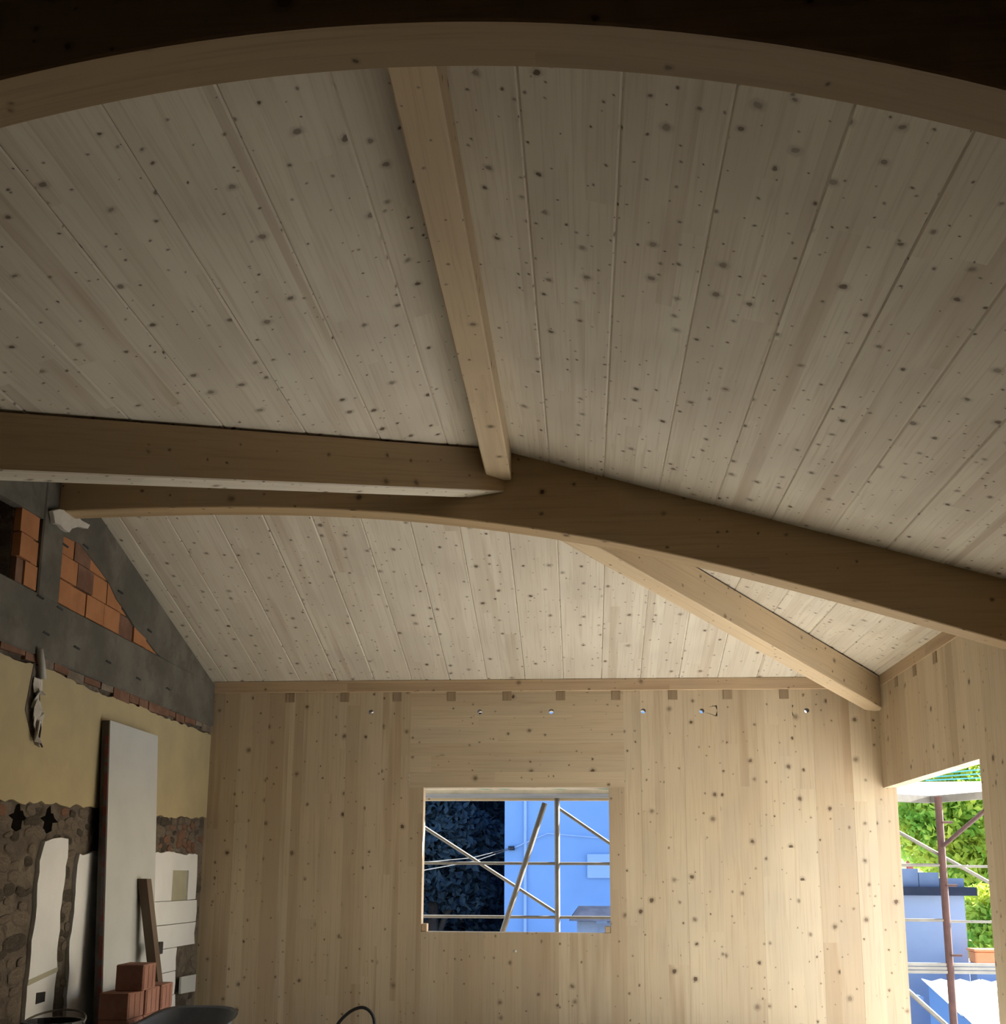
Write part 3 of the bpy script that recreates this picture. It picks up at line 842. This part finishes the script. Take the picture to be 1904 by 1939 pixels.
# black cable loop in front of the window wall
pts = [(-2.20, 9.2, .0), (-2.12, 9.2, .22), (-2.02, 9.2, .415), (-1.935, 9.2, .505), (-1.86, 9.2, .545), (-1.80, 9.2, .548), (-1.745, 9.2, .51), (-1.715, 9.2, .43), (-1.71, 9.2, .25), (-1.72, 9.2, .0)]
sm = []
for i in range(len(pts) - 1):
    p0, p1, p2, p3 = [Vector(pts[min(max(j, 0), len(pts) - 1)]) for j in (i - 1, i, i + 1, i + 2)]
    for k in range(5):
        t = k / 5
        sm.append(.5 * ((2 * p1) + (p2 - p0) * t + (2 * p0 - 5 * p1 + 4 * p2 - p3) * t * t + (3 * p1 - 3 * p2 + p3 - p0) * t ** 3))
sm.append(Vector(pts[-1]))
o = mesh('cable_loop', *tube(sm, .014, 10), 'black_plastic', smooth=True)
tag(o, 'black corrugated cable conduit arching out of the floor before the window wall', 'cable')
# leaning rods at the left edge
o = mesh('leaning_rod', *tube([(-3.22, 6.40, 0), (-3.43, 5.80, 1.62)], .02, 10), 'old_timber', grain=(0, 0, 1))
tag(o, 'dark wooden rod leaning on the rubble wall at the left edge', 'rod')
o = mesh('leaning_rod', *tube([(-3.25, 6.55, 0), (-3.44, 6.16, 1.22)], .016, 10), 'grey_conduit')
tag(o, 'shorter grey pipe leaning beside the dark rod on the rubble wall', 'pipe')
# black bin, rim just in view
bn = tag(empty('black_bin', (-2.98, 6.2, 0)), 'black plastic bin with a wire handle below the white plaster', 'bin')
n = 24; vs, fs = [], []
prof = [(.13, 0), (.155, .77), (.17, .77), (.17, .80), (.15, .80), (.12, .03)]
for rad, z in prof:
    for k in range(n):
        a = 2 * math.pi * k / n; vs.append((-2.98 + rad * math.cos(a), 6.2 + rad * math.sin(a), z))
for i in range(len(prof) - 1):
    for k in range(n):
        j = (k + 1) % n; fs.append((i * n + k, i * n + j, (i + 1) * n + j, (i + 1) * n + k))
fs.append(tuple(range(n - 1, -1, -1))); fs.append(tuple(5 * n + k for k in range(n)))
mesh('bucket', vs, fs, 'black_plastic', bn)
mesh('wire_handle', *tube([(-2.98 + .17 * math.cos(a), 6.2 + .17 * math.sin(a), .79 + .05 * math.sin(a)) for a in [math.pi * k / 12 for k in range(13)]], .006, 6), 'zinc_steel', bn)
# box cover dangling in the broken corner
o = slab('box_cover', [(9.49, .61), (9.85, .597), (9.852, .742), (9.488, .75)], .018, 'white_board', .012, None)
tag(o, 'white square junction box cover over the broken hole in the corner', 'cover')

# shims in the window corners
o = mesh('wood_shim', *cbox(WX0 + .003, WX0 + .052, YF + .004, YF + .10, WZ0 + .001, WZ0 + .07, .003), 'plate_wood', grain=(0, 1, 0))
tag(o, 'small wood block in the left bottom corner of the window opening', 'block', 'window shims')
o = mesh('wood_shim', *cbox(WX1 - .05, WX1 - .003, YF + .004, YF + .10, WZ0 + .001, WZ0 + .058, .003), 'plate_wood', grain=(0, 1, 0))
tag(o, 'small wood block in the right bottom corner of the window opening', 'block', 'window shims')

# ------------------------------------------------------------------ scaffolding outside
scf = tag(empty('scaffolding', (0, 10.9, -3.4)), 'galvanised steel scaffolding round the outside of the timber walls', 'scaffold')
YS = 11.0
def stube(name, a, b, rad, mat='zinc_steel'):
    return mesh(name, *tube([a, b], rad, 12), mat, scf, smooth=False)
for x in (-2.75, -0.263):
    stube('standard', (x, YS, -3.4), (x, YS, 4.3), .026)
    stube('standard', (x, YS - .65, -3.4), (x, YS - .65, .8), .024)
for z in (1.222, 1.742):
    stube('guard_rail', (-2.75, YS, z), (-0.263, YS, z), .015)
    stube('guard_rail', (-0.263, YS, z), (3.46, YS, z), .015)
    stube('guard_rail', (3.46, YS, z - .01), (5.4, YS, z - .02), .012)
stube('brace', (-2.75, YS + .05, 2.82), (-0.27, YS + .05, 1.26), .017)
stube('brace', (-0.263, YS + .05, 2.30), (2.0, YS + .05, .75), .017)
_a = at_y(1031, 1521, YS - .12); _b = at_y(950, 1768, YS - .2)
stube('brace', _a, _b + (_b - _a) * .25, .027)
stube('brace', (2.7, YS + .06, 2.28), (4.6, YS + .06, 1.17), .018)
stube('standard', (3.462, YS, -3.4), (3.455, YS, 2.40), .036, 'rust_steel')
stube('brace', (3.46, YS - .02, 1.92), (3.46, YS - 1.6, 2.28), .02, 'rust_steel')
stube('brace', (2.9, YS + .05, .72), (3.48, YS + .05, .18), .022)
for z in (1.55, .9, 2.15):
    stube('coupler', (3.46, YS - .05, z), (3.56, YS - .05, z), .012, 'rust_steel')
# decks
for k, (a, b) in enumerate(((10.42, 10.70), (10.72, 11.0))):
    mesh('deck_plank', *cbox(-2.75, 2.75, a, b, 2.385, 2.44, .006), 'deck_steel', scf)
mesh('toe_board', *cbox(-2.75, 2.75, 10.99, 11.02, 2.36, 2.40, .004), 'pale_wood', scf, grain=(1, 0, 0))
tb = at_y(1700, 1822, YS).z; tb2 = at_y(1700, 1843, YS).z
for k in range(3):
    mesh('toe_board', *cbox(-2.75, 5.6, YS - .02 + k * .004, YS + .01 + k * .004, tb2 + (tb - tb2) * k / 3 + .002, tb2 + (tb - tb2) * (k + 1) / 3 - .002, .003), 'deck_steel', scf)
mesh('deck_plank', *cbox(-2.75, 2.4, 10.40, 10.97, .56, .61, .006), 'deck_steel', scf)
# timber ledger close to the wall head, with printed green marks
ld = mesh('ledger', *cbox(-2.9, 2.6, YF + T + .08, YF + T + .20, WZ1 + .005, WZ1 + .16, .004), 'pale_wood', scf, grain=(1, 0, 0))
for x in (-1.0, -.82, -.30, .12):
    mesh('stamp', [(x, YF + T + .11, WZ1 + .0035), (x + .10, YF + T + .11, WZ1 + .0035), (x + .16, YF + T + .17, WZ1 + .0035), (x + .08, YF + T + .17, WZ1 + .0035)], [(0, 1, 2, 3)], 'green_ink', ld)
# corner cover: pale tarpaulin over the right-hand corner
zt_ = 2.425
tarp = [(2.84, 9.75), (4.3, 9.65), (4.05, 10.2), (3.47, 11.25), (3.1, 11.0), (2.84, 10.9)]
v, f = prism([(x, y, zt_) for x, y in tarp], (0, 0, .012))
o = mesh('tarpaulin', v, f, 'tarp_white')
tag(o, 'white tarpaulin sheet stretched over the scaffold corner outside the doorway', 'tarpaulin')
for (a, b) in (((2.82, 10.92), (3.46, 11.27)), ((3.46, 11.27), (4.3, 9.75))):
    d = (Vector((b[0], b[1], 0)) - Vector((a[0], a[1], 0))).normalized(); n_ = Vector((d.y, -d.x, 0)) * .02
    v, f = prism([Vector((a[0], a[1], 2.355)) + n_, Vector((b[0], b[1], 2.355)) + n_, Vector((b[0], b[1], 2.355)) - n_, Vector((a[0], a[1], 2.355)) - n_], (0, 0, .075))
    mesh('edge_beam', v, f, 'zinc_steel', scf)
# cyan net lines hung above the tarpaulin
for k in range(3):
    a = at_y(1752 + k * 4, 1478 - k * 6, 12.4); b = at_y(1870, 1472 - k * 8, 12.4)
    stube('net_cord', a, b, .007, 'net_cyan')

# ------------------------------------------------------------------ buildings outside
def building(name, label, x0, x1, y0, y1, z1, wall, z0=-3.4):
    t = tag(empty(name, ((x0 + x1) / 2, (y0 + y1) / 2, z0)), label, 'building', 'neighbouring buildings')
    mesh('wall', *box(x0, x1, y0, y1, z0, z1), wall, t)
    return t
YB1 = 22.0
p955 = at_y(955, 1600, YB1); 
nbld = building('neighbour_house', 'tall pale house, blue of the shade put into its wall colour, filling the right half of the window view', p955.x, 3.0, YB1, YB1 + 19, 9.5, 'shade_blue_wall')
a = at_y(1111, 1617, YB1); b = at_y(1170, 1663, YB1)
mesh('shutter', *cbox(a.x, b.x, YB1 - .06, YB1 + .02, b.z, a.z, .01), 'pale_blue', nbld)
a = at_y(994, 1700, YB1)
mesh('downpipe', *tube([(a.x, YB1 - .03, -3), (a.x, YB1 - .03, 9.4)], .03, 8), 'pale_blue', nbld)
mesh('eaves', *box(p955.x - .2, 3.3, YB1 - .4, YB1 + 19.3, 9.5, 9.8), 'slate_roof', nbld)
for u in (965, 971):
    a = at_y(u, 1606, YB1 - .05)
    mesh('cable_bracket', *cbox(a.x - .03, a.x + .03, YB1 - .1, YB1 + .02, a.z - .04, a.z + .04, .008), 'slate_roof', nbld)
# low annexe with a dark roof in front of the house
YS2 = 19.0
a = at_y(1077, 1732, YS2); b = at_y(1200, 1718, YS2); c = at_y(1092, 1745, YS2)
an = tag(empty('annexe', ((a.x + b.x) / 2, YS2 + 1, -3.4)), 'low annexe with a dark hipped roof before the blue house', 'building', 'neighbouring buildings')
mesh('wall', *box(c.x, 3.2, YS2 + .15, YS2 + 1.2, -3.4, c.z), 'grey_render', an)
v = [(a.x, YS2 - .1, a.z - .10), (3.6, YS2 - .1, a.z - .10), (3.6, YS2 + 1.4, a.z - .10), (a.x, YS2 + 1.4, a.z - .10),
     (a.x + .16, YS2 + .5, b.z), (3.6, YS2 + .5, b.z), (3.6, YS2 + .8, b.z), (a.x + .16, YS2 + .8, b.z)]
mesh('roof', v, [(0, 3, 2, 1), (4, 5, 6, 7), (0, 1, 5, 4), (1, 2, 6, 5), (2, 3, 7, 6), (3, 0, 4, 7)], 'slate_roof', an)
a = at_y(1128, 1742, YS2 + .15); b = at_y(1149, 1748, YS2 + .15)
mesh('window', *cbox(a.x, b.x, YS2 + .10, YS2 + .17, b.z, a.z, .005), 'pale_blue', an)
# overhead cables crossing the window view
for (q0, q1, lab) in (((790, 1634, 15), (965, 1606, YB1 - .12), 'upper'), ((790, 1650, 15), (971, 1606, YB1 - .12), 'lower')):
    a = at_y(*q0); b = at_y(*q1); mid = (a + b) / 2 - Vector((0, 0, .06))
    a0 = a + (a - b) * .25
    o = mesh('overhead_cable', *tube([a0, a, mid, b], .007, 6), 'overhead_wire')
    tag(o, '%s of two thin overhead cables running to the blue house' % lab, 'cable')
a = at_y(971, 1606, YB1 - .06); b = at_y(1036, 1578, YB1 - .06); c = at_y(1165, 1589, YB1 - .06)
mesh('facade_cable', *tube([a, b, c], .012, 6), 'pale_blue', nbld)

# grey building seen through the doorway
YG = 15.0
a = at_y(1832, 1693, YG); b = at_y(1840, 1820, YG); p = at_y(1790, 1655, YG); p2 = at_y(1832, 1664, YG)
gb = building('grey_outbuilding', 'grey-blue rendered outbuilding with a dark parapet seen through the doorway', 3.3, a.x - .05, YG, YG + 2.2, a.z, 'grey_render')
mesh('cornice', *box(3.2, a.x + .08, YG - .12, YG + 2.3, a.z - .02, a.z + .09), 'slate_roof', gb)
st = [3.25, at_y(1736, 1650, YG).x, at_y(1775, 1650, YG).x, a.x - .05]
hz = [at_y(1720, 1645, YG).z, at_y(1760, 1652, YG).z, at_y(1800, 1663, YG).z]
for k in range(3):
    mesh('parapet_block', *box(st[k] + .004, st[k + 1] - .004, YG - .04, YG + .3, a.z + .09, hz[k]), 'parapet_render', gb)
# ochre house further off
YO = 30.0
a = at_y(1690, 1588, YO); b = at_y(1768, 1588, YO)
oh = building('ochre_house', 'distant ochre house half hidden by the green tree', a.x - 3, b.x, YO, YO + 6, a.z, 'ochre_render')
q = at_y(1715, 1630, YO); q2 = at_y(1728, 1640, YO)
mesh('window', *cbox(q.x, q2.x, YO - .05, YO + .05, q2.z - .5, q.z, .02), 'red_frame', oh)
v, f = prism([(a.x - 3.3, YO - .4, a.z), (b.x + .3, YO - .4, a.z), (b.x + .3, YO + 3, a.z + 1.1), (a.x - 3.3, YO + 3, a.z + 1.1)], (0, 0, .15))
mesh('roof', v, f, 'terracotta', oh)
# lower building with a sunlit white sheet roof, side wall with its blue shade put into the colour
lw = tag(empty('lower_building', (6, 12.7, -3.4)), 'low building with sunlit white sheet roof below the doorway view', 'building', 'neighbouring buildings')
X0 = 4.19
def zroof(y): return .34 - (14.2 - y) * .19
v, f = prism([(X0, 11.3, -3.4), (X0, 14.2, -3.4), (X0, 14.2, zroof(14.2)), (X0, 11.3, zroof(11.3))], (5.5, 0, 0))
mesh('wall', v, f, 'shade_blue_wall', lw)
r = random.Random(2)
for row, (ya, yb) in enumerate(((11.25, 12.95), (12.9, 14.3))):
    for k in range(8):
        xa = X0 - .05 + k * .72; xb = xa + .70
        n = 12; vs, fs = [], []
        for yy in (ya, yb):
            for i in range(n + 1):
                x = xa + (xb - xa) * i / n
                vs.append((x, yy, zroof(yy) + .03 + .016 * math.cos(i * math.pi / 2) + (.02 if row == 0 and yy == yb else 0)))
        m0 = len(vs)
        vs += [(x, y, z - .01) for x, y, z in vs]
        for i in range(n):
            fs.append((i, i + 1, n + 2 + i, n + 1 + i)); fs.append((m0 + i, m0 + n + 1 + i, m0 + n + 2 + i, m0 + i + 1))
            fs.append((i, m0 + i, m0 + i + 1, i + 1)); fs.append((n + 1 + i, n + 2 + i, m0 + n + 2 + i, m0 + n + 1 + i))
        fs += [(0, n + 1, m0 + n + 1, m0), (n, m0 + n, m0 + 2 * n + 1, 2 * n + 1)]
        mesh('roof_sheet', vs, fs, 'white_sheet', lw)
a = at_x(1736, 1884, X0 - .01)
mesh('sticker', *box(X0 - .012, X0 + .002, a.y - .25, a.y + .05, a.z - .08, a.z), 'pale_blue', lw)
# planter
a = at_y(1846, 1802, 14.6); b = at_y(1900, 1822, 14.6)
pt = tag(empty('planter', ((a.x + b.x) / 2, 14.8, b.z)), 'terracotta trough planter at the foot of the green tree', 'planter')
mesh('trough', *cbox(a.x, b.x + .3, 14.6, 14.86, b.z - .02, a.z, .015), 'planter_clay', pt)
mesh('rim', *cbox(a.x - .02, b.x + .32, 14.58, 14.87, a.z, a.z + .03, .008), 'planter_clay', pt)
mesh('stand', *box(a.x, b.x + .3, 14.6, 14.86, -3.4, b.z - .02), 'grey_render', pt)

# ------------------------------------------------------------------ trees
def leaves(n, blobs, size, seed):
    g_ = np.random.default_rng(seed)
    w = np.array([b[3] ** 2 for b in blobs]); w = w / w.sum()
    idx = g_.choice(len(blobs), n, p=w)
    bl = np.array([b[:4] for b in blobs])[idx]
    d = g_.normal(size=(n, 3)); d /= np.linalg.norm(d, axis=1)[:, None]
    rad = bl[:, 3] * (0.62 + 0.42 * g_.random(n) ** .7)
    c = bl[:, :3] + d * rad[:, None] * np.array([1, 1, .85])
    a = g_.normal(size=(n, 3)) + d * .4; a /= np.linalg.norm(a, axis=1)[:, None]
    h = g_.normal(size=(n, 3)); b = np.cross(a, h); b /= np.linalg.norm(b, axis=1)[:, None]
    c2 = np.cross(a, b)
    s = size * (0.6 + 0.8 * g_.random(n))[:, None]
    v = np.stack([c - b * s, c + c2 * s * .6 + a * s * .15, c + b * s, c - c2 * s * .6 + a * s * .15], 1).reshape(-1, 3)
    f = np.arange(4 * n).reshape(-1, 4)
    return v.tolist(), [tuple(q) for q in f.tolist()]
def tree(label, base, blobs, n, size, mat, seed, group, trunk_r=.14):
    t = tag(empty('leafy_tree', base), label, 'tree', group)
    top_ = max(b[2] for b in blobs)
    B = Vector(base)
    mesh('trunk', *tube([B, B + Vector((.05, 0, (top_ - base[2]) * .5)), B + Vector((-.03, 0, (top_ - base[2]) * .95))], [trunk_r, trunk_r * .8, trunk_r * .4], 8), 'bark', t, smooth=True)
    for k, b in enumerate(blobs[:5]):
        st_ = B + Vector((0, 0, (top_ - base[2]) * (.45 + .1 * k / 5)))
        mesh('branch', *tube([st_, (st_ + Vector(b[:3])) / 2 + Vector((0, 0, .1)), Vector(b[:3])], [trunk_r * .5, trunk_r * .35, trunk_r * .15], 6), 'bark', t, smooth=True)
    o = mesh('crown', *leaves(n, blobs, size, seed), mat, t)
    o['kind'] = 'stuff'
    return t
r = random.Random(17)
def px_blob(u, v, Y, rad): p = at_y(u, v, Y); return (p.x, p.y, p.z, rad)
bl = [px_blob(1735, 1545, 20.5, .75), px_blob(1790, 1560, 20, .8), px_blob(1850, 1550, 20, .9), px_blob(1830, 1470, 20.5, .7), px_blob(1880, 1440, 21, .8),
      px_blob(1760, 1600, 20.6, .55), px_blob(1830, 1620, 20, .75), px_blob(1880, 1660, 19.5, .7), px_blob(1720, 1520, 21, .6), px_blob(1930, 1560, 20, 1.2), px_blob(1930, 1700, 19.5, .8), px_blob(1800, 1500, 21, .6)]
tree('bright green deciduous tree with sunlit yellowish leaves outside the doorway', (at_y(1900, 1700, 20.5).x, 20.5, -3.4), bl, 15000, .075, 'leaf_bright', 5, 'trees outside')
bl = [px_blob(1868, 1710, 17.5, .35), px_blob(1850, 1735, 17.3, .28), px_blob(1875, 1760, 17.2, .33), px_blob(1860, 1790, 17, .3), px_blob(1895, 1790, 17, .35), px_blob(1900, 1730, 17.3, .4)]
tree('small green shrub rising behind the terracotta planter', (at_y(1890, 1800, 17.3).x, 17.3, -3.4), bl, 3000, .055, 'leaf_bright', 8, 'trees outside', .05)
# dark wooded slope left of the blue house
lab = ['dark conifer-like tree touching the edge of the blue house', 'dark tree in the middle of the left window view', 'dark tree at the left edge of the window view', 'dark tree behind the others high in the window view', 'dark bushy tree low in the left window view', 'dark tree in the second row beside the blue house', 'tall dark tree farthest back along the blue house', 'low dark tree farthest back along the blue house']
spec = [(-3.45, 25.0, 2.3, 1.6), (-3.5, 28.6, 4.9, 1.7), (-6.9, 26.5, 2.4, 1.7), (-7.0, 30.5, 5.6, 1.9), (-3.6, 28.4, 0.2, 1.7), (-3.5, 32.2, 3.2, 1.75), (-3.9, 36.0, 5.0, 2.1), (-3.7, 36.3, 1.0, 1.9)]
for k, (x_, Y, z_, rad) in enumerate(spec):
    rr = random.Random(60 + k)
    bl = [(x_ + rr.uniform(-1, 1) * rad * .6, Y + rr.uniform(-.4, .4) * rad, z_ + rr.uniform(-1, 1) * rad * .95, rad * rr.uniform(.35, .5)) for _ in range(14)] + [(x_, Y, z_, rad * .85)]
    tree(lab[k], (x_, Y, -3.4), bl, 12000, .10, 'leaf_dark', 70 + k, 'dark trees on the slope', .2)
# a real hillside behind the trees: rises away from the house
gx = [(-40 + 3 * i) for i in range(17)]; gy = [43 + 2.5 * j for j in range(12)]
rr = random.Random(77)
vs = [(x, y, -3.4 + max(0, (y - 43)) * .75 + rr.uniform(-.6, .6)) for y in gy for x in gx]
fs = [(j * 17 + i, j * 17 + i + 1, (j + 1) * 17 + i + 1, (j + 1) * 17 + i) for j in range(11) for i in range(16)]
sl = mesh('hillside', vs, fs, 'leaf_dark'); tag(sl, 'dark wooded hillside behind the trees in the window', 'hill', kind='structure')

# ------------------------------------------------------------------ portals at the openings (guide skylight sampling)
portal('portal_window', ((WX0 + WX1) / 2, YF + T + .02, (WZ0 + WZ1) / 2), (0, -1, 0), WX1 - WX0, WZ1 - WZ0)
portal('portal_doorway', (XR + .14, (OY0 + OY1) / 2, OZ / 2), (-1, 0, 0), OY1 - OY0, OZ)
